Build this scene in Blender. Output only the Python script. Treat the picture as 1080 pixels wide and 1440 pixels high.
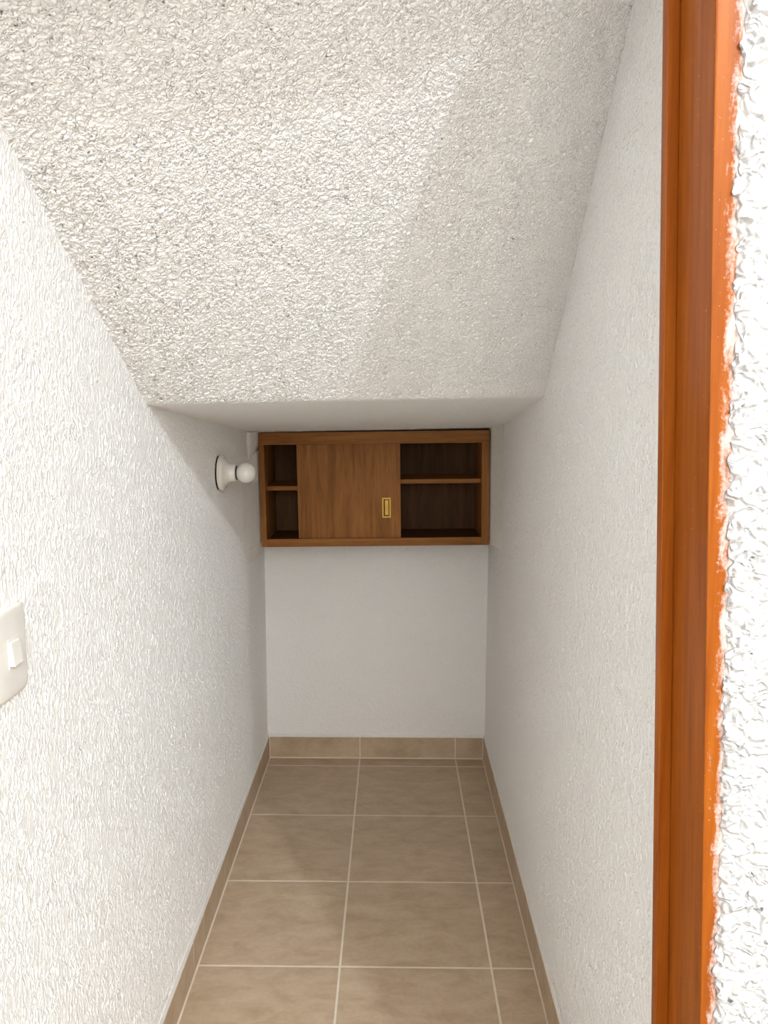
import bpy, bmesh, math, random
import numpy as np
from mathutils import Matrix, Vector

for o in list(bpy.data.objects):
    bpy.data.objects.remove(o)
scene = bpy.context.scene
C = scene.collection
random.seed(4)

# ------------------------------------------------------------------ camera
F_PX, PITCH, YAW, ROLL, CAM_H = 1155.18, 0.135471, -0.01174, -0.0016326, 1.4858
fw = Vector((math.sin(YAW) * math.cos(PITCH), math.cos(YAW) * math.cos(PITCH), -math.sin(PITCH)))
r0 = Vector((math.cos(YAW), -math.sin(YAW), 0))
d0 = fw.cross(r0)
rt = r0 * math.cos(ROLL) + d0 * math.sin(ROLL)
up = -(-r0 * math.sin(ROLL) + d0 * math.cos(ROLL))
cam_data = bpy.data.cameras.new('camera')
cam_data.sensor_width = 36
cam_data.lens = F_PX / 1440 * 36
cam_data.clip_start = 0.02
cam = bpy.data.objects.new('camera', cam_data)
C.objects.link(cam)
M = Matrix.Identity(4)
for i in range(3):
    M[i][0], M[i][1], M[i][2] = rt[i], up[i], -fw[i]
M[2][3] = CAM_H
cam.matrix_world = M
scene.camera = cam

# ------------------------------------------------------------------ world, lamp, exposure
world = bpy.data.worlds.new('hall_daylight')
scene.world = world
world.use_nodes = True
world.node_tree.nodes['Background'].inputs[0].default_value = (1.0, 0.985, 0.965, 1)
world.node_tree.nodes['Background'].inputs[1].default_value = 0.3
scene.cycles.diffuse_bounces = 7
lamp_data = bpy.data.lights.new('hall_lamp', 'POINT')
lamp_data.energy = 500
lamp_data.color = (0.91, 0.962, 1.0)
lamp_data.shadow_soft_size = 0.08
lamp = bpy.data.objects.new('hall_lamp', lamp_data)
lamp.location = (2.172, -3.40, 4.446)
C.objects.link(lamp)
fill_data = bpy.data.lights.new('added_hall_fill', 'AREA')  # area light added behind the camera to brighten the depth of the closet
fill_data.shape = 'RECTANGLE'
fill_data.size, fill_data.size_y = 1.3, 1.5
fill_data.energy = 88
fill_data.color = (1.0, 0.978, 0.935)
fill_light = bpy.data.objects.new('added_hall_fill', fill_data)
fill_light.location = (0.60, -4.42, 2.60)
fill_light.rotation_euler = (math.radians(90), 0, 0)
C.objects.link(fill_light)
vs = scene.view_settings
vs.view_transform = 'Standard'
vs.look = 'None'
vs.gamma = 1
vs.use_curve_mapping = False
vs.exposure = 0.06

# ------------------------------------------------------------------ helpers
class MB:
    """collects shapes into one mesh"""
    def __init__(self):
        self.bm = bmesh.new()
    def hexa(self, lo, hi):
        """prism between two rings of points"""
        a = [self.bm.verts.new(p) for p in lo]
        b = [self.bm.verts.new(p) for p in hi]
        n = len(a)
        self.bm.faces.new(a[::-1])
        self.bm.faces.new(b)
        for i in range(n):
            j = (i + 1) % n
            self.bm.faces.new((a[i], a[j], b[j], b[i]))
        return self
    def box(self, x0, x1, y0, y1, z0, z1):
        return self.hexa([(x0, y0, z0), (x1, y0, z0), (x1, y1, z0), (x0, y1, z0)],
                         [(x0, y0, z1), (x1, y0, z1), (x1, y1, z1), (x0, y1, z1)])
    def lathe(self, prof, n=48):
        """profile of (distance along +X, radius)"""
        rings = []
        for d, r in prof:
            if r < 1e-6:
                rings.append([self.bm.verts.new((d, 0, 0))])
            else:
                rings.append([self.bm.verts.new((d, r * math.cos(2 * math.pi * k / n), r * math.sin(2 * math.pi * k / n))) for k in range(n)])
        for p, q in zip(rings, rings[1:]):
            for k in range(n):
                j = (k + 1) % n
                if len(p) == 1:
                    self.bm.faces.new((p[0], q[k], q[j]))
                elif len(q) == 1:
                    self.bm.faces.new((p[k], q[0], p[j]))
                else:
                    self.bm.faces.new((p[k], q[k], q[j], p[j]))
        return self
    def mesh(self, name, bevel=0, seg=2, smooth=False):
        bm = self.bm
        bmesh.ops.recalc_face_normals(bm, faces=bm.faces)
        if bevel:
            bmesh.ops.bevel(bm, geom=list(bm.edges), offset=bevel, segments=seg, profile=0.6, affect='EDGES', clamp_overlap=True)
        for f in bm.faces:
            f.smooth = smooth
        me = bpy.data.meshes.new(name)
        bm.to_mesh(me)
        bm.free()
        return me

def obj(name, me, mat, parent=None, loc=None):
    o = bpy.data.objects.new(name, me)
    if mat is not None and not me.materials:
        me.materials.append(mat)
    C.objects.link(o)
    o.parent = parent
    if loc is not None:
        o.location = loc
    return o

def empty(name, loc):
    o = bpy.data.objects.new(name, None)
    o.empty_display_size = 0.05
    o.location = loc
    C.objects.link(o)
    return o

def tag(o, label, cat=None, kind=None, group=None):
    o['label'] = label
    if cat:
        o['category'] = cat
    if kind:
        o['kind'] = kind
    if group:
        o['group'] = group
    return o

def grid_arrays(X, Y, Z, flip=False, base=0):
    nv, nu = X.shape
    v = np.stack([X, Y, Z], -1).reshape(-1, 3)
    idx = np.arange(nu * nv).reshape(nv, nu) + base
    a, b, c, d = idx[:-1, :-1], idx[:-1, 1:], idx[1:, 1:], idx[1:, :-1]
    q = np.stack([a, b, c, d] if not flip else [a, d, c, b], -1).reshape(-1, 4)
    return v, q

def grids_mesh(name, parts, smooth=True, attr=None):
    V, Q, base = [], [], 0
    for X, Y, Z, flip in parts:
        v, q = grid_arrays(X, Y, Z, flip, base)
        base += len(v)
        V.append(v)
        Q.append(q)
    V = np.concatenate(V)
    Q = np.concatenate(Q)
    me = bpy.data.meshes.new(name)
    me.vertices.add(len(V))
    me.vertices.foreach_set('co', V.astype(np.float32).ravel())
    me.loops.add(len(Q) * 4)
    me.loops.foreach_set('vertex_index', Q.astype(np.int32).ravel())
    me.polygons.add(len(Q))
    me.polygons.foreach_set('loop_start', np.arange(0, len(Q) * 4, 4, dtype=np.int32))
    me.update(calc_edges=True)
    me.polygons.foreach_set('use_smooth', np.full(len(Q), smooth))
    if attr is not None:
        at = me.attributes.new('relief', 'FLOAT', 'POINT')
        at.data.foreach_set('value', attr.astype(np.float32).ravel())
    return me

# ------------------------------------------------------------------ materials
def nt(name, rough=0.5, spec=0.3):
    m = bpy.data.materials.new(name)
    m.use_nodes = True
    t = m.node_tree
    b = t.nodes['Principled BSDF']
    b.inputs['Roughness'].default_value = rough
    b.inputs['Specular IOR Level'].default_value = spec
    return m, t, b

def node(t, kind, **kw):
    n = t.nodes.new(kind)
    for k, v in kw.items():
        if k in n.inputs:
            n.inputs[k].default_value = v
        else:
            setattr(n, k, v)
    return n

def math_node(t, op, a, b=None, clamp=False):
    n = t.nodes.new('ShaderNodeMath')
    n.operation = op
    n.use_clamp = clamp
    for i, v in enumerate((a, b)):
        if v is None:
            continue
        if isinstance(v, (int, float)):
            n.inputs[i].default_value = v
        else:
            t.links.new(v, n.inputs[i])
    return n.outputs[0]

def ramp(t, fac, stops):
    n = t.nodes.new('ShaderNodeValToRGB')
    e = n.color_ramp.elements
    e[0].position, e[0].color = stops[0][0], (*stops[0][1], 1)
    e[1].position, e[1].color = stops[-1][0], (*stops[-1][1], 1)
    for p, c in stops[1:-1]:
        x = e.new(p)
        x.color = (*c, 1)
    t.links.new(fac, n.inputs[0])
    return n.outputs[0]

def stucco(name, colour, amp, scale=1.0, use_attr=False, stretch=(1, 1, 1)):
    """sprayed plaster: short wriggling ridges over soft lumps, truly displaced"""
    m, t, b = nt(name, 0.75, 0.25)
    L = t.links.new
    g = node(t, 'ShaderNodeNewGeometry')
    tc = node(t, 'ShaderNodeTexCoord')
    mp = node(t, 'ShaderNodeMapping')
    mp.inputs['Scale'].default_value = stretch
    L(tc.outputs['Object'], mp.inputs[0])
    pos = mp.outputs[0]
    n1 = node(t, 'ShaderNodeTexNoise', Scale=100 * scale, Detail=1.0, Roughness=0.5, Distortion=0.9)
    n2 = node(t, 'ShaderNodeTexNoise', Scale=140 * scale, Detail=1.0, Roughness=0.55, Distortion=0.3)
    n3 = node(t, 'ShaderNodeTexNoise', Scale=20 * scale, Detail=2.0, Roughness=0.5)
    for n in (n1, n2, n3):
        L(pos, n.inputs['Vector'])
    r = math_node(t, 'SUBTRACT', n1.outputs[0], 0.5)
    r = math_node(t, 'ABSOLUTE', r)
    r = math_node(t, 'MULTIPLY', r, 7.5)
    r = math_node(t, 'SUBTRACT', 1.0, r, clamp=True)
    blob = math_node(t, 'SUBTRACT', n2.outputs[0], 0.42)
    blob = math_node(t, 'MULTIPLY', blob, 3.2, clamp=True)
    h = math_node(t, 'MULTIPLY', r, 0.55)
    h = math_node(t, 'ADD', h, math_node(t, 'MULTIPLY', blob, 0.75))
    cover = math_node(t, 'MULTIPLY', math_node(t, 'SUBTRACT', n3.outputs[0], 0.0), 2.1, clamp=True)
    h = math_node(t, 'MULTIPLY', h, cover)
    if use_attr:
        at = node(t, 'ShaderNodeAttribute', attribute_name='relief')
        h = math_node(t, 'MULTIPLY', h, at.outputs['Fac'])
    dsp = node(t, 'ShaderNodeDisplacement', Midlevel=0.0, Scale=amp)
    L(h, dsp.inputs['Height'])
    L(dsp.outputs[0], t.nodes['Material Output'].inputs['Displacement'])
    m.displacement_method = 'BOTH'
    b.inputs['Base Color'].default_value = (*colour, 1)
    return m

WHITE = (0.852, 0.848, 0.836)
M_ceil = stucco('white_sprayed_plaster_ceiling', WHITE, 0.0041, scale=1.05, use_attr=True)
M_left = stucco('white_plaster_left', WHITE, 0.0023, scale=0.9, stretch=(1, 1, 0.55))
M_right = stucco('white_plaster_right', WHITE, 0.0026, scale=0.8, stretch=(1, 1, 0.7))
M_back = stucco('white_plaster_back', WHITE, 0.0016, scale=0.6)
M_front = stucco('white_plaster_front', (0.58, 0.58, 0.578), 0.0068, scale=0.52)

def plain(name, col, rough=0.5, spec=0.3, metal=0.0):
    m, t, b = nt(name, rough, spec)
    L = t.links.new
    n = node(t, 'ShaderNodeTexNoise', Scale=30, Detail=3)
    tc = node(t, 'ShaderNodeTexCoord')
    L(tc.outputs['Object'], n.inputs['Vector'])
    c = ramp(t, n.outputs[0], [(0.3, tuple(x * 0.96 for x in col)), (0.7, tuple(min(1, x * 1.03) for x in col))])
    L(c, b.inputs['Base Color'])
    b.inputs['Metallic'].default_value = metal
    return m

def wood(name, cols, grain='Z', rough=0.45, coat=0.0, scale=1.0):
    m, t, b = nt(name, rough, 0.15)
    L = t.links.new
    tc = node(t, 'ShaderNodeTexCoord')
    mp = node(t, 'ShaderNodeMapping')
    s = [22 * scale] * 3
    s['XYZ'.index(grain)] = 1.6 * scale
    mp.inputs['Scale'].default_value = s
    oi = node(t, 'ShaderNodeObjectInfo')
    off = node(t, 'ShaderNodeCombineXYZ')
    for i in range(3):
        L(math_node(t, 'MULTIPLY', oi.outputs['Random'], 7.0 + i), off.inputs[i])
    L(off.outputs[0], mp.inputs['Location'])
    L(tc.outputs['Object'], mp.inputs[0])
    n1 = node(t, 'ShaderNodeTexNoise', Scale=1.3, Detail=4, Roughness=0.6, Distortion=0.8)
    n2 = node(t, 'ShaderNodeTexNoise', Scale=8.0, Detail=3, Roughness=0.6)
    L(mp.outputs[0], n1.inputs['Vector'])
    L(mp.outputs[0], n2.inputs['Vector'])
    f = math_node(t, 'ADD', math_node(t, 'MULTIPLY', n1.outputs[0], 0.65), math_node(t, 'MULTIPLY', n2.outputs[0], 0.35))
    c = ramp(t, f, [(0.33, cols[0]), (0.5, cols[1]), (0.66, cols[2])])
    L(c, b.inputs['Base Color'])
    b.inputs['Coat Weight'].default_value = coat
    b.inputs['Coat Roughness'].default_value = 0.2
    bp = node(t, 'ShaderNodeBump', Strength=0.12, Distance=0.001)
    L(f, bp.inputs['Height'])
    L(bp.outputs[0], b.inputs['Normal'])
    return m

CAB = [(0.165, 0.061, 0.013), (0.265, 0.106, 0.025), (0.345, 0.148, 0.038)]
M_cab_v = wood('cabinet_wood_upright_grain', CAB, 'Z')
M_cab_h = wood('cabinet_wood_level_grain', CAB, 'X')
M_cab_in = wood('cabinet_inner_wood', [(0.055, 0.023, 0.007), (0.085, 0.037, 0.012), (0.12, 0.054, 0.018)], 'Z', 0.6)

def tile_material():
    m, t, b = nt('beige_stone_look_tile', 0.5, 0.25)
    L = t.links.new
    tc = node(t, 'ShaderNodeTexCoord')
    oi = node(t, 'ShaderNodeObjectInfo')
    off = node(t, 'ShaderNodeCombineXYZ')
    for i in range(3):
        L(math_node(t, 'MULTIPLY', oi.outputs['Random'], 11.0 + 5 * i), off.inputs[i])
    ad = node(t, 'ShaderNodeVectorMath', operation='ADD')
    L(tc.outputs['Object'], ad.inputs[0])
    L(off.outputs[0], ad.inputs[1])
    mp = node(t, 'ShaderNodeMapping')
    mp.inputs['Scale'].default_value = (0.75, 1.5, 1)
    L(ad.outputs[0], mp.inputs[0])
    n1 = node(t, 'ShaderNodeTexNoise', Scale=13, Detail=7, Roughness=0.66, Distortion=0.4)
    n2 = node(t, 'ShaderNodeTexNoise', Scale=90, Detail=4, Roughness=0.6)
    L(mp.outputs[0], n1.inputs['Vector'])
    L(ad.outputs[0], n2.inputs['Vector'])
    f = math_node(t, 'ADD', math_node(t, 'MULTIPLY', n1.outputs[0], 0.78), math_node(t, 'MULTIPLY', n2.outputs[0], 0.22))
    c = ramp(t, f, [(0.34, (0.41, 0.302, 0.202)), (0.5, (0.48, 0.363, 0.250)), (0.66, (0.55, 0.430, 0.310))])
    L(c, b.inputs['Base Color'])
    bp = node(t, 'ShaderNodeBump', Strength=0.10, Distance=0.001)
    L(n2.outputs[0], bp.inputs['Height'])
    L(bp.outputs[0], b.inputs['Normal'])
    return m

M_tile = tile_material()
M_grout = plain('pale_beige_grout', (0.72, 0.63, 0.52), 0.85, 0.2)
M_hall_floor = plain('hall_floor_beige', (0.34, 0.26, 0.18), 0.5, 0.3)
M_bead = plain('white_plaster_bead', (0.78, 0.76, 0.72), 0.7, 0.25)
M_hall = plain('hall_white_paint', (0.66, 0.655, 0.645), 0.8, 0.2)

# ------------------------------------------------------------------ the closet shell
XL, XR, YB = -0.5235, 0.384, 3.272
CR_L, CR_R = np.array([XL, 1.742, 1.474]), np.array([XR, 2.118, 1.4946])       # crease ends
UP_L, UP_R = np.array([XL, 1.142, 1.8424]), np.array([XR, 1.4192, 2.1213])     # soffit edge points higher up
BK_L, BK_R = np.array([XL, 3.30, 1.343]), np.array([XR, 3.30, 1.352])          # level part at the back wall

def geo(a, b, n):
    return a * (b / a) ** np.linspace(0, 1, n)

# left wall, faces +X
ys, zs = geo(0.90, YB + 0.02, 560), np.linspace(0.0, 2.10, 600)
Yg, Zg = np.meshgrid(ys, zs)
y2, z2 = np.meshgrid(np.array([-4.4, 0.9]), np.array([0.0, 5.2]))
y3, z3 = np.meshgrid(np.array([0.9, YB]), np.array([2.10, 5.2]))
wl = obj('wall_left', grids_mesh('wall_left', [(np.full_like(Yg, XL), Yg, Zg, False), (np.full_like(y2, XL), y2, z2, False), (np.full_like(y3, XL), y3, z3, False)]), M_left)
tag(wl, 'white stucco closet wall with the light switch', kind='structure')

# right wall, faces -X
ys, zs = geo(1.05, YB + 0.02, 330), np.linspace(0.0, 2.5, 420)
Yg, Zg = np.meshgrid(ys, zs)
wr = obj('wall_right', grids_mesh('wall_right', [(np.full_like(Yg, XR), Yg, Zg, True)]), M_right)
tag(wr, 'plain white stucco closet wall beside the wooden door frame', kind='structure')

# back wall, faces -Y
xs, zs = np.linspace(XL - 0.02, XR + 0.02, 190), np.linspace(0.0, 1.5, 300)
Xg, Zg = np.meshgrid(xs, zs)
wb = obj('wall_back', grids_mesh('wall_back', [(Xg, np.full_like(Xg, YB), Zg, False)]), M_back)
tag(wb, 'white end wall under the wooden cabinet', kind='structure')

# ceiling: sloping stair soffit, rounded fold, nearly level part; faces down
nu = 460
u = np.linspace(-0.01, 1.01, nu)[None, :, None]
def lerp(a, b):
    return a * (1 - u) + b * u
top_l = CR_L + (UP_L - CR_L) * ((1.742 - 0.90) / (1.742 - 1.142))
top_r = CR_R + (UP_R - CR_R) * ((2.118 - 0.90) / (2.118 - 1.4192))
top, cre, bck = lerp(top_l, top_r), lerp(CR_L, CR_R), lerp(BK_L, BK_R)
R = 0.014
dn1 = (cre - top) / np.linalg.norm(cre - top, axis=-1, keepdims=True)
dn2 = (bck - cre) / np.linalg.norm(bck - cre, axis=-1, keepdims=True)
p1, p2 = cre - dn1 * R, cre + dn2 * R
s = np.linspace(0, 1, 570)[:-1, None, None]
q = np.linspace(0, 1, 12)[:-1, None, None]
w = np.linspace(0, 1, 150)[:, None, None]
P = np.concatenate([top + (p1 - top) * s, p1 * (1 - q) ** 2 + cre * 2 * q * (1 - q) + p2 * q ** 2, p2 + (bck - p2) * w ** 1.3])
rel = np.concatenate([np.ones(569), np.linspace(1, 0.30, 11), np.full(150, 0.28)])
rel = np.repeat(rel[:, None], nu, 1)
ce = obj('ceiling', grids_mesh('ceiling', [(P[..., 0], P[..., 1], P[..., 2], False)], attr=rel), M_ceil)
tag(ce, 'sloping white stucco underside of the stairs above the closet', kind='structure')

# front wall with the doorway: rough plaster beside the frame, unseen lintel shaped to shade the upper soffit
def frame_edge(z):          # where the plaster ends on the leaning door frame
    return 0.355 + 0.031 * (1.8884 - z)
def lintel(x):  # heights fitted so its shadow edge bounds the lit soffit patch
    return np.interp(x, [-0.53, -0.335, -0.237, -0.081, 0.025, 0.132, 0.240, 0.292, 0.34], [1.945, 2.008, 2.0415, 2.097, 2.138, 2.183, 2.2295, 2.255, 2.282])
zs = np.linspace(0.0, 2.40, 1020)
wob = sum(0.0013 * np.sin(zs * f + p) for f, p in ((21, 0.3), (57, 1.7), (133, 4.0), (311, 2.2)))
t_ = np.concatenate([np.linspace(0, 1, 110), 1 + np.linspace(0.03, 1, 30) ** 2 * 11.0])[None, :]
x0 = (frame_edge(zs) + wob)[:, None]
Xg = x0 + t_ * 0.24
Zg = np.repeat(zs[:, None], Xg.shape[1], 1)
YF = 0.8945
Yg = YF + 0.006 * np.exp(-((Xg - x0) / 0.0035)) * np.ones_like(Zg)
edge = (np.stack([x0[:, 0], x0[:, 0]], 1), np.stack([np.full_like(zs, 0.93), Yg[:, 0]], 1), np.stack([zs, zs], 1), False)
def flat(xa, xb, za, zb, y, flip=False):
    X, Z = np.meshgrid(np.array([xa, xb]), np.array([za, zb]))
    return (X, np.full_like(X, y), Z, flip)
xr_ = np.linspace(-0.53, 0.335, 40)
xl_ = np.stack([xr_, xr_])
zl_ = np.stack([lintel(xr_), np.full(40, 5.20)])
lint_f = (xl_, np.full((2, 40), YF), zl_, False)
lint_b = (np.stack([xr_ * 1.15] * 2), np.full((2, 40), 1.048), zl_, True)
lint_u = (xl_, np.stack([np.full(40, 1.048), np.full(40, YF)]), np.stack([zl_[0], zl_[0]]), False)
over_f = flat(0.28, 3.25, 2.30, 5.20, YF + 0.004)
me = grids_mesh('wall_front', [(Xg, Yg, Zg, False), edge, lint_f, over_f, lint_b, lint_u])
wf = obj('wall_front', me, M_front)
tag(wf, 'coarse white stucco wall around the doorway', kind='structure')

hc = obj('ceiling_hall', MB().box(XL, 3.2, -4.4, 0.893, 5.20, 5.25).mesh('ceiling_hall'), M_hall)
tag(hc, 'white hall ceiling outside the doorway', kind='structure')

hr = obj('wall_hall', MB().box(3.2, 3.25, -4.4, 0.893, 0.0, 5.20).mesh('wall_hall'), M_hall)
tag(hr, 'white hall wall outside the doorway', kind='structure')

wx0, wx1, wz0, wz1 = -0.10, 1.30, 1.80, 3.40  # out-of-view opening, added to hold the fill light
m = MB()
m.box(XL, wx0, -4.50, -4.40, 0, 5.2).box(wx1, 3.2, -4.50, -4.40, 0, 5.2).box(wx0, wx1, -4.50, -4.40, 0, wz0).box(wx0, wx1, -4.50, -4.40, wz1, 5.2)
hb = obj('wall_hall_end', m.mesh('wall_hall_end'), M_hall)
tag(hb, 'white hall wall with an added opening for the fill light behind the viewer', kind='structure')

# ------------------------------------------------------------------ floor with tiles
fl = obj('floor', MB().box(XL, XR, 0.72, YB, -0.03, -0.0006).mesh('floor'), M_grout)
tag(fl, 'closet floor of square beige tiles with pale joints', kind='structure')
hf = obj('floor_hall', MB().box(XL, 3.2, -4.4, 0.718, -0.03, 0.0).mesh('floor_hall'), M_hall_floor)
tag(hf, 'beige hall floor outside the doorway', kind='structure')

GR = 0.0027
def tile(parent, name, x0, x1, y0, y1, z0, z1, cache={}):
    key = tuple(round(v, 4) for v in (x1 - x0, y1 - y0, z1 - z0))
    cx, cy, cz = (x0 + x1) / 2, (y0 + y1) / 2, (z0 + z1) / 2
    if key not in cache:
        hx, hy, hz = (x1 - x0) / 2, (y1 - y0) / 2, (z1 - z0) / 2
        cache[key] = MB().box(-hx, hx, -hy, hy, -hz, hz).mesh('tile', 0.0009, 1)
    return obj(name, cache[key], M_tile, parent, (cx, cy, cz))

cols = [-0.5150, -0.1379, 0.2618, 0.3757]
rows = [3.2645, 3.1932, 2.7899, 2.3775, 1.9895, 1.588, 1.188, 0.788]
for j in range(len(rows) - 1):
    for i in range(3):
        tile(fl, 'tile', cols[i] + GR, cols[i + 1] - GR, rows[j + 1] + GR, rows[j] - GR, -0.010, 0.0)

# ------------------------------------------------------------------ tiled skirting
SK = 0.0080
def skirting(name, label, joints, side):
    if side == 'left':
        top = 0.089
        g = MB().box(XL, XL + SK - 0.0004, 0.92, YB, 0, top).mesh(name)
    elif side == 'right':
        top = 0.093
        g = MB().box(XR - SK + 0.0004, XR, 1.05, YB, 0, top).mesh(name)
    else:
        top = 0.091
        g = MB().box(XL + SK, XR - SK, YB - SK + 0.0004, YB, 0, top).mesh(name)
    o = obj(name, g, M_grout)
    tag(o, label, kind='structure')
    for a, b in zip(joints, joints[1:]):
        if side == 'left':
            tile(o, 'skirting_tile', XL + 0.001, XL + SK, a + 0.0018, b - 0.0018, 0.0045, top + 0.0006)
        elif side == 'right':
            tile(o, 'skirting_tile', XR - SK, XR - 0.001, a + 0.0018, b - 0.0018, 0.0045, top + 0.0006)
        else:
            tile(o, 'skirting_tile', a + 0.0018, b - 0.0018, YB - SK, YB - 0.001, 0.0045, top + 0.0006)
    # bead of white plaster running along the top edge
    m = MB()
    if side == 'left':
        ring = lambda y: [(XL - 0.002, y, top + 0.001), (XL + SK - 0.0012, y, top + 0.001), (XL + SK - 0.003, y, top + 0.0045), (XL + 0.0030, y, top + 0.013), (XL - 0.002, y, top + 0.015)]
        m.hexa(ring(0.92), ring(YB))
    elif side == 'right':
        ring = lambda y: [(XR + 0.002, y, top + 0.001), (XR - SK + 0.0012, y, top + 0.001), (XR - SK + 0.003, y, top + 0.0045), (XR - 0.0030, y, top + 0.011), (XR + 0.002, y, top + 0.013)]
        m.hexa(ring(1.05), ring(YB))
    else:
        ring = lambda x: [(x, YB + 0.002, top + 0.001), (x, YB - SK + 0.0012, top + 0.001), (x, YB - SK + 0.003, top + 0.0045), (x, YB - 0.0030, top + 0.011), (x, YB + 0.002, top + 0.013)]
        m.hexa(ring(XL), ring(XR))
    b = obj('plaster_bead', m.mesh('plaster_bead', 0.0008, 1), M_bead, o)
    b['label'] = 'white plaster bead along the tile edge'

skirting('baseboard_left', 'beige tile skirting along the wall with the light switch', [0.93, 1.136, 1.545, 1.956, 2.070, 2.350, 2.766, 3.180, YB - SK - 0.0005], 'left')
skirting('baseboard_right', 'beige tile skirting along the wall beside the door frame', [1.06, 1.530, 1.936, 2.345, 2.760, YB - SK - 0.0005], 'right')
skirting('baseboard_back', 'beige tile skirting along the end wall below the cabinet', [XL + SK + 0.001, -0.1370, 0.2600, XR - SK - 0.001], 'back')

# ------------------------------------------------------------------ wooden door frame
def varnish(name, smear):
    m, t, b = nt(name, 0.42, 0.12)
    L = t.links.new
    tc = node(t, 'ShaderNodeTexCoord')
    mp = node(t, 'ShaderNodeMapping')
    mp.inputs['Scale'].default_value = (40, 40, 1.5)
    L(tc.outputs['Object'], mp.inputs[0])
    n1 = node(t, 'ShaderNodeTexNoise', Scale=2.2, Detail=5, Roughness=0.6)
    L(mp.outputs[0], n1.inputs['Vector'])
    col = ramp(t, n1.outputs[0], [(0.3, (0.25, 0.056, 0.004)), (0.5, (0.32, 0.080, 0.006)), (0.72, (0.39, 0.108, 0.009))])
    # brush marks in the varnish
    n4 = node(t, 'ShaderNodeTexNoise', Scale=140, Detail=2)
    L(tc.outputs['Object'], n4.inputs['Vector'])
    bp = node(t, 'ShaderNodeBump', Strength=0.25, Distance=0.0012)
    L(n4.outputs[0], bp.inputs['Height'])
    L(bp.outputs[0], b.inputs['Normal'])
    b.inputs['Coat Weight'].default_value = 0.10
    b.inputs['Coat Roughness'].default_value = 0.18
    if smear:
        sx = node(t, 'ShaderNodeSeparateXYZ')
        L(tc.outputs['Object'], sx.inputs[0])
        # distance from the plaster edge of the leaning frame
        e = math_node(t, 'SUBTRACT', 0.355 + 0.031 * 1.8884, math_node(t, 'MULTIPLY', sx.outputs[2], 0.031))
        d = math_node(t, 'SUBTRACT', e, sx.outputs[0])
        mp2 = node(t, 'ShaderNodeMapping')
        mp2.inputs['Scale'].default_value = (60, 10, 16)
        L(tc.outputs['Object'], mp2.inputs[0])
        n2 = node(t, 'ShaderNodeTexNoise', Scale=1.0, Detail=5, Roughness=0.68, Distortion=0.6)
        L(mp2.outputs[0], n2.inputs['Vector'])
        n3 = node(t, 'ShaderNodeTexNoise', Scale=230, Detail=3, Roughness=0.6)
        L(tc.outputs['Object'], n3.inputs['Vector'])
        near = math_node(t, 'SUBTRACT', 1.0, math_node(t, 'DIVIDE', d, 0.0150))
        k = math_node(t, 'ADD', near, math_node(t, 'MULTIPLY', math_node(t, 'SUBTRACT', n2.outputs[0], 0.5), 3.4))
        k = math_node(t, 'ADD', k, math_node(t, 'MULTIPLY', math_node(t, 'SUBTRACT', n3.outputs[0], 0.5), 1.2))
        k = math_node(t, 'MULTIPLY', math_node(t, 'SUBTRACT', k, 0.25), 0.85, clamp=True)
        k = math_node(t, 'MULTIPLY', k, 0.92)
        speck = math_node(t, 'MULTIPLY', math_node(t, 'SUBTRACT', n3.outputs[0], 0.70), 14.0, clamp=True)
        k = math_node(t, 'MAXIMUM', k, math_node(t, 'MULTIPLY', speck, 0.7))
        mx = node(t, 'ShaderNodeMix', data_type='RGBA')
        L(k, mx.inputs['Factor'])
        L(col, mx.inputs['A'])
        mx.inputs['B'].default_value = (0.82, 0.79, 0.76, 1)
        col = mx.outputs['Result']
    L(col, b.inputs['Base Color'])
    return m

M_frame = varnish('orange_varnished_wood', False)
M_frame_front = varnish('orange_varnished_wood_smeared_with_plaster', True)
ZT = 2.24
def bX(z): return 0.3256 + 0.0395 * (1.8885 - z)
def dX(z): return 0.3262 + 0.0305 * (1.942 - z)
def eX(z): return 0.3172 + 0.0350 * (1.942 - z)
door = empty('door_1', (0, 0, 0))
tag(door, 'orange varnished wooden door frame smeared with white plaster at its edge', kind='structure')
def upright(name, f, mat, z1=ZT, z0=0.0, bev=0.0012):
    """f(z) gives the plan ring of the board at height z"""
    return obj(name, MB().hexa(f(z0), f(z1)).mesh(name, bev, 2), mat, door)
upright('jamb', lambda z: [(bX(z), 0.900, z), (bX(z) + 0.062, 0.900, z), (bX(z) + 0.062, 0.9555, z), (bX(z), 0.9555, z)], M_frame_front, bev=0.002)
upright('jamb', lambda z: [(max(bX(z), dX(z)) + 0.004, 0.9555, z), (bX(z) + 0.062, 0.9555, z), (bX(z) + 0.062, 1.0495, z), (max(bX(z), dX(z)) + 0.004, 1.0495, z)], M_frame, bev=0.0008)
upright('door_stop', lambda z: [(eX(z), 1.0305, z), (max(bX(z), dX(z)) + 0.004, 1.0305, z), (max(bX(z), dX(z)) + 0.004, 1.0495, z), (eX(z), 1.0495, z)], M_frame, bev=0.0015)
m = MB()
ring = lambda y: [(-0.515, y, lintel(-0.515) + 0.012), (0.318, y, lintel(0.318) + 0.012), (0.318, y, lintel(0.318) + 0.06), (-0.515, y, lintel(-0.515) + 0.06)]
m.hexa(ring(0.880), ring(0.8935))
obj('head_casing', m.mesh('head_casing', 0.001, 1), M_frame, door)

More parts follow.
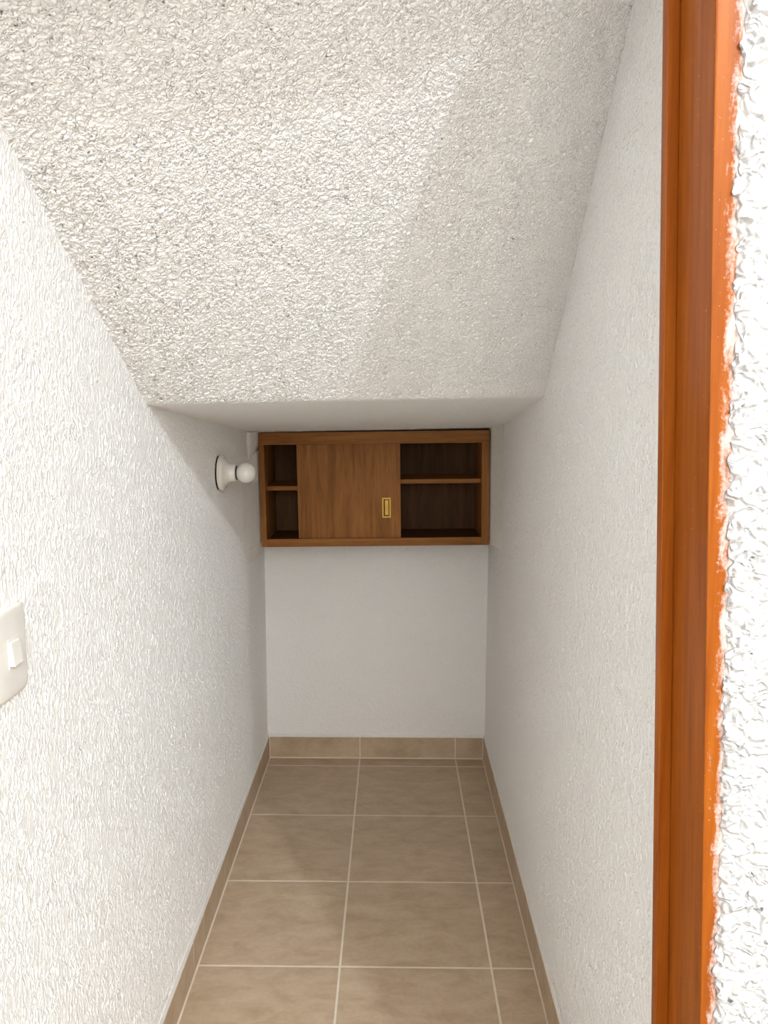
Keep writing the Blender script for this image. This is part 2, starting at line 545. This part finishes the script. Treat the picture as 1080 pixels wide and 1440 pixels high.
# ------------------------------------------------------------------ plaster filler between cabinet and wall
m = MB()
def fill(z, w, yo):
    return [(XL - 0.003, 2.915 + yo, z), (XL + w * 0.45, 2.925 + yo, z), (XL + w, 2.968 + yo, z), (XL + w, 3.24, z), (XL - 0.003, 3.24, z)]
levels = [(1.245, 0.003, 0.035), (1.262, 0.008, 0.024), (1.290, 0.013, 0.014), (1.308, 0.020, 0.008), (1.322, 0.0275, 0.002), (1.340, 0.0290, 0.0), (1.372, 0.0290, 0.0)]
rings = [[m.bm.verts.new(p) for p in fill(*l)] for l in levels]
for a, b in zip(rings, rings[1:]):
    for i in range(5):
        j = (i + 1) % 5
        m.bm.faces.new((a[i], a[j], b[j], b[i]))
m.bm.faces.new(rings[0][::-1])
m.bm.faces.new(rings[-1])
def strip(z, y, x):
    return [(XL - 0.002, y, z), (x, 3.030, z), (x, 3.26, z), (XL - 0.002, 3.26, z)]
m.hexa(strip(0.890, 2.90, XL + 0.0005), strip(0.960, 2.79, -0.4915))
m.hexa(strip(0.9602, 2.79, -0.4915), strip(1.190, 2.80, -0.4950))
m.hexa(strip(1.1902, 2.80, -0.4950), strip(1.300, 2.975, -0.4970))
fo = obj('trim_1', m.mesh('trim_1', 0.0012, 2, True), M_bead)
tag(fo, 'tapering white plaster filler between the cabinet and the wall with the bulb', kind='structure')

m = MB().hexa([(XR + 0.002, 2.86, 0.958), (XR + 0.002, 3.26, 0.958), (0.3552, 3.26, 0.958), (0.3552, 3.022, 0.958)],
              [(XR + 0.002, 2.86, 1.412), (XR + 0.002, 3.26, 1.362), (0.3502, 3.26, 1.362), (0.3502, 3.022, 1.392)])
fo = obj('trim_2', m.mesh('trim_2', 0.001, 1), M_bead)
tag(fo, 'narrow white plaster filler closing the gap right of the cabinet', kind='structure')

# ------------------------------------------------------------------ wall cabinet
cab = empty('wall_cabinet', (-0.4895, 3.000, 0.9430))
cab.rotation_euler = (0, -0.0140, 0)
tag(cab, 'brown wooden wall cabinet with one sliding door and open shelves on the end wall', 'cabinet')
W, H, D = 0.843, 0.4235, 0.262
def part(name, x0, x1, y0, y1, z0, z1, mat, bev=0.0012, parent=cab):
    return obj(name, MB().box(x0, x1, y0, y1, z0, z1).mesh(name, bev, 2), mat, parent)
part('side_panel', 0.0, 0.0205, 0.0, D, 0.0, 0.3785, M_cab_v)
part('side_panel', W - 0.0275, W, 0.0, D, 0.0, 0.3785, M_cab_v)
part('top_rail', -0.0030, W, -0.0020, 0.020, 0.3790, H, M_cab_h)
part('top_panel', 0.0, W, 0.0205, D, 0.3790, 0.394, M_cab_h)
part('bottom_rail', 0.0208, W - 0.0278, 0.0010, 0.014, 0.0, 0.0295, M_cab_h)
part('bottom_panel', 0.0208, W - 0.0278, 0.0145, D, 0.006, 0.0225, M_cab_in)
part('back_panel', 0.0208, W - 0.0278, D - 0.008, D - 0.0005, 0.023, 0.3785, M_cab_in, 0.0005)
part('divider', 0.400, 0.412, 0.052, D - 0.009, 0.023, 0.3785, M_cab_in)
part('shelf', 0.0208, 0.3995, 0.036, D - 0.009, 0.2075, 0.2235, M_cab_h)
part('shelf', 0.4125, W - 0.0278, 0.036, D - 0.009, 0.2275, 0.2435, M_cab_h)
dr = part('sliding_door', 0.1375, 0.5180, 0.0150, 0.0300, 0.0270, 0.3786, M_cab_v, 0.0008)
M_brass = plain('brass', (0.42, 0.26, 0.06), 0.42, 0.5, 1.0)
M_dark = plain('dark_gap_shade', (0.02, 0.015, 0.01), 0.7, 0.2)  # near-black colour that paints the shade in gaps and recesses
hx0, hx1, hz0, hz1 = 0.4490, 0.4820, 0.1040, 0.1790
m = MB()
wv, fr = 0.0065, 0.0112
outer = [(hx0, hz0), (hx1, hz0), (hx1, hz1), (hx0, hz1)]
inner = [(hx0 + wv, hz0 + wv), (hx1 - wv, hz0 + wv), (hx1 - wv, hz1 - wv), (hx0 + wv, hz1 - wv)]
ov = [[m.bm.verts.new((x, y, z)) for x, z in outer] for y in (0.015, fr)]
iv = [[m.bm.verts.new((x, y, z)) for x, z in inner] for y in (0.015, fr)]
for i in range(4):
    j = (i + 1) % 4
    m.bm.faces.new((ov[0][i], ov[0][j], ov[1][j], ov[1][i]))
    m.bm.faces.new((ov[1][i], ov[1][j], iv[1][j], iv[1][i]))
    m.bm.faces.new((iv[1][i], iv[1][j], iv[0][j], iv[0][i]))
    m.bm.faces.new((iv[0][i], iv[0][j], ov[0][j], ov[0][i]))
o = obj('pull_rim', m.mesh('pull_rim', 0.0006, 2), M_brass, dr)
o['label'] = 'brass rim of the finger pull'
part('pull_recess_shade', hx0 + wv, hx1 - wv, 0.0142, 0.0156, hz0 + wv, hz1 - wv, M_dark, 0, dr)  # dark plate painting the shade of a recess; the door is not hollowed
o = part('pull_plate', hx0 + wv + 0.0035, hx1 - wv - 0.0025, 0.0128, 0.0146, hz0 + wv + 0.0035, hz1 - wv - 0.003, M_brass, 0.0004, dr)
o['label'] = 'brass inner plate of the finger pull'

# ------------------------------------------------------------------ bulb in its porcelain holder
M_porc = plain('white_porcelain', (0.76, 0.73, 0.68), 0.28, 0.5)
M_bulb = plain('opal_bulb_glass', (0.80, 0.78, 0.74), 0.18, 0.5)
lh = empty('lamp_holder', (XL + 0.0015, 2.436, 1.2700))
tag(lh, 'white porcelain lamp holder on the wall next to the cabinet', 'lamp holder')
o = obj('base_gap_shade', MB().lathe([(0.0, 0.0), (0.0, 0.0505), (0.0045, 0.0505), (0.0045, 0.0)]).mesh('base_gap_shade'), M_dark, lh)  # dark disc stands in for the shadow between base and wall
o['label'] = 'dark disc painting the shadow gap behind the base'
prof = [(0.0045, 0.0), (0.0045, 0.0515), (0.006, 0.0525), (0.014, 0.0525), (0.0175, 0.0515), (0.0195, 0.0490), (0.0215, 0.0435), (0.0245, 0.0370), (0.0285, 0.0310), (0.034, 0.0275), (0.040, 0.0260), (0.0515, 0.0255), (0.0530, 0.0245), (0.0530, 0.0200), (0.0480, 0.0195), (0.0480, 0.0)]
obj('holder_body', MB().lathe(prof).mesh('holder_body', smooth=True), M_porc, lh)
obj('screw_slot', MB().box(0.0205, 0.0235, -0.004, 0.004, -0.0425, -0.0395).mesh('screw_slot', 0.0008, 1), M_dark, lh)
bl = empty('light_bulb', (XL + 0.0500, 2.436, 1.2700))
tag(bl, 'unlit round white light bulb screwed into the porcelain lamp holder', 'bulb')
r_b, c_b = 0.0300, 0.0335
pr = [(0.0035, 0.0150), (0.0075, 0.0165)]
a0 = math.asin(0.0185 / r_b)
pr += [(c_b - r_b * math.cos(a), r_b * math.sin(a)) for a in np.linspace(a0, math.pi, 28)]
pr[-1] = (c_b + r_b, 0.0)
obj('glass_globe', MB().lathe(pr).mesh('glass_globe', smooth=True), M_bulb, bl)
M_cap = plain('dull_dark_cap', (0.035, 0.028, 0.022), 0.6, 0.3, 0.0)
obj('screw_cap', MB().lathe([(0.0, 0.0), (0.0, 0.0190), (0.0015, 0.0205), (0.0072, 0.0205), (0.0085, 0.0190), (0.0085, 0.0)], 40).mesh('screw_cap', smooth=True), M_cap, bl)

# ------------------------------------------------------------------ light switch
M_plas = plain('warm_white_plastic', (0.78, 0.755, 0.71), 0.35, 0.45)
SW_Y, SW_Z = 1.0675, 1.147
sw = empty('light_switch', (XL + 0.0012, SW_Y, SW_Z))
tag(sw, 'warm white light switch plate with a small rocker on the stucco wall', 'light switch')
n = 33
a = np.linspace(-1, 1, n)
A, Bz = np.meshgrid(a, a)
hw, hh, pw = 0.0465, 0.0615, 9.0
# square grid mapped to a rounded rectangle
k = np.maximum(np.abs(A), np.abs(Bz))
nrm = (np.abs(A) ** pw + np.abs(Bz) ** pw) ** (1 / pw)
sc = np.where(nrm > 1e-9, k / np.maximum(nrm, 1e-9), 1)
kk = 1 - (1 - k) ** 1.0
Yp, Zp = A * sc * hw, Bz * sc * hh
th = 0.0070 + 0.0030 * (1 - (Yp / hw) ** 2) * (1 - 0.6 * (Zp / hh) ** 2)
th = np.where(k > 0.97, th - 0.0016, th)
bm = bmesh.new()
vv = [[bm.verts.new((th[i, j], Yp[i, j], Zp[i, j])) for j in range(n)] for i in range(n)]
for i in range(n - 1):
    for j in range(n - 1):
        bm.faces.new((vv[i][j], vv[i][j + 1], vv[i + 1][j + 1], vv[i + 1][j]))
border = [vv[0][j] for j in range(n)] + [vv[i][n - 1] for i in range(1, n)] + [vv[n - 1][j] for j in range(n - 2, -1, -1)] + [vv[i][0] for i in range(n - 2, 0, -1)]
low = [bm.verts.new((0.0, v.co.y * 0.985, v.co.z * 0.99)) for v in border]
for i in range(len(border)):
    j = (i + 1) % len(border)
    bm.faces.new((border[i], low[i], low[j], border[j]))
mbp = MB()
mbp.bm.free()
mbp.bm = bm
obj('cover_plate', mbp.mesh('cover_plate', smooth=True), M_plas, sw)
part('rocker_surround', 0.0080, 0.01035, -0.0150, 0.0150, -0.0200, 0.0215, M_plas, 0.0006, sw)
ry0, ry1, rz0, rz1 = -0.0128, 0.0128, -0.0160, 0.0165
m = MB()
m.hexa([(0.009, ry0, rz0), (0.0170, ry0, rz0), (0.0170, ry1, rz0), (0.009, ry1, rz0)],
       [(0.009, ry0, rz1), (0.0135, ry0, rz1), (0.0135, ry1, rz1), (0.009, ry1, rz1)])
obj('rocker', m.mesh('rocker', 0.0010, 2), M_plas, sw)
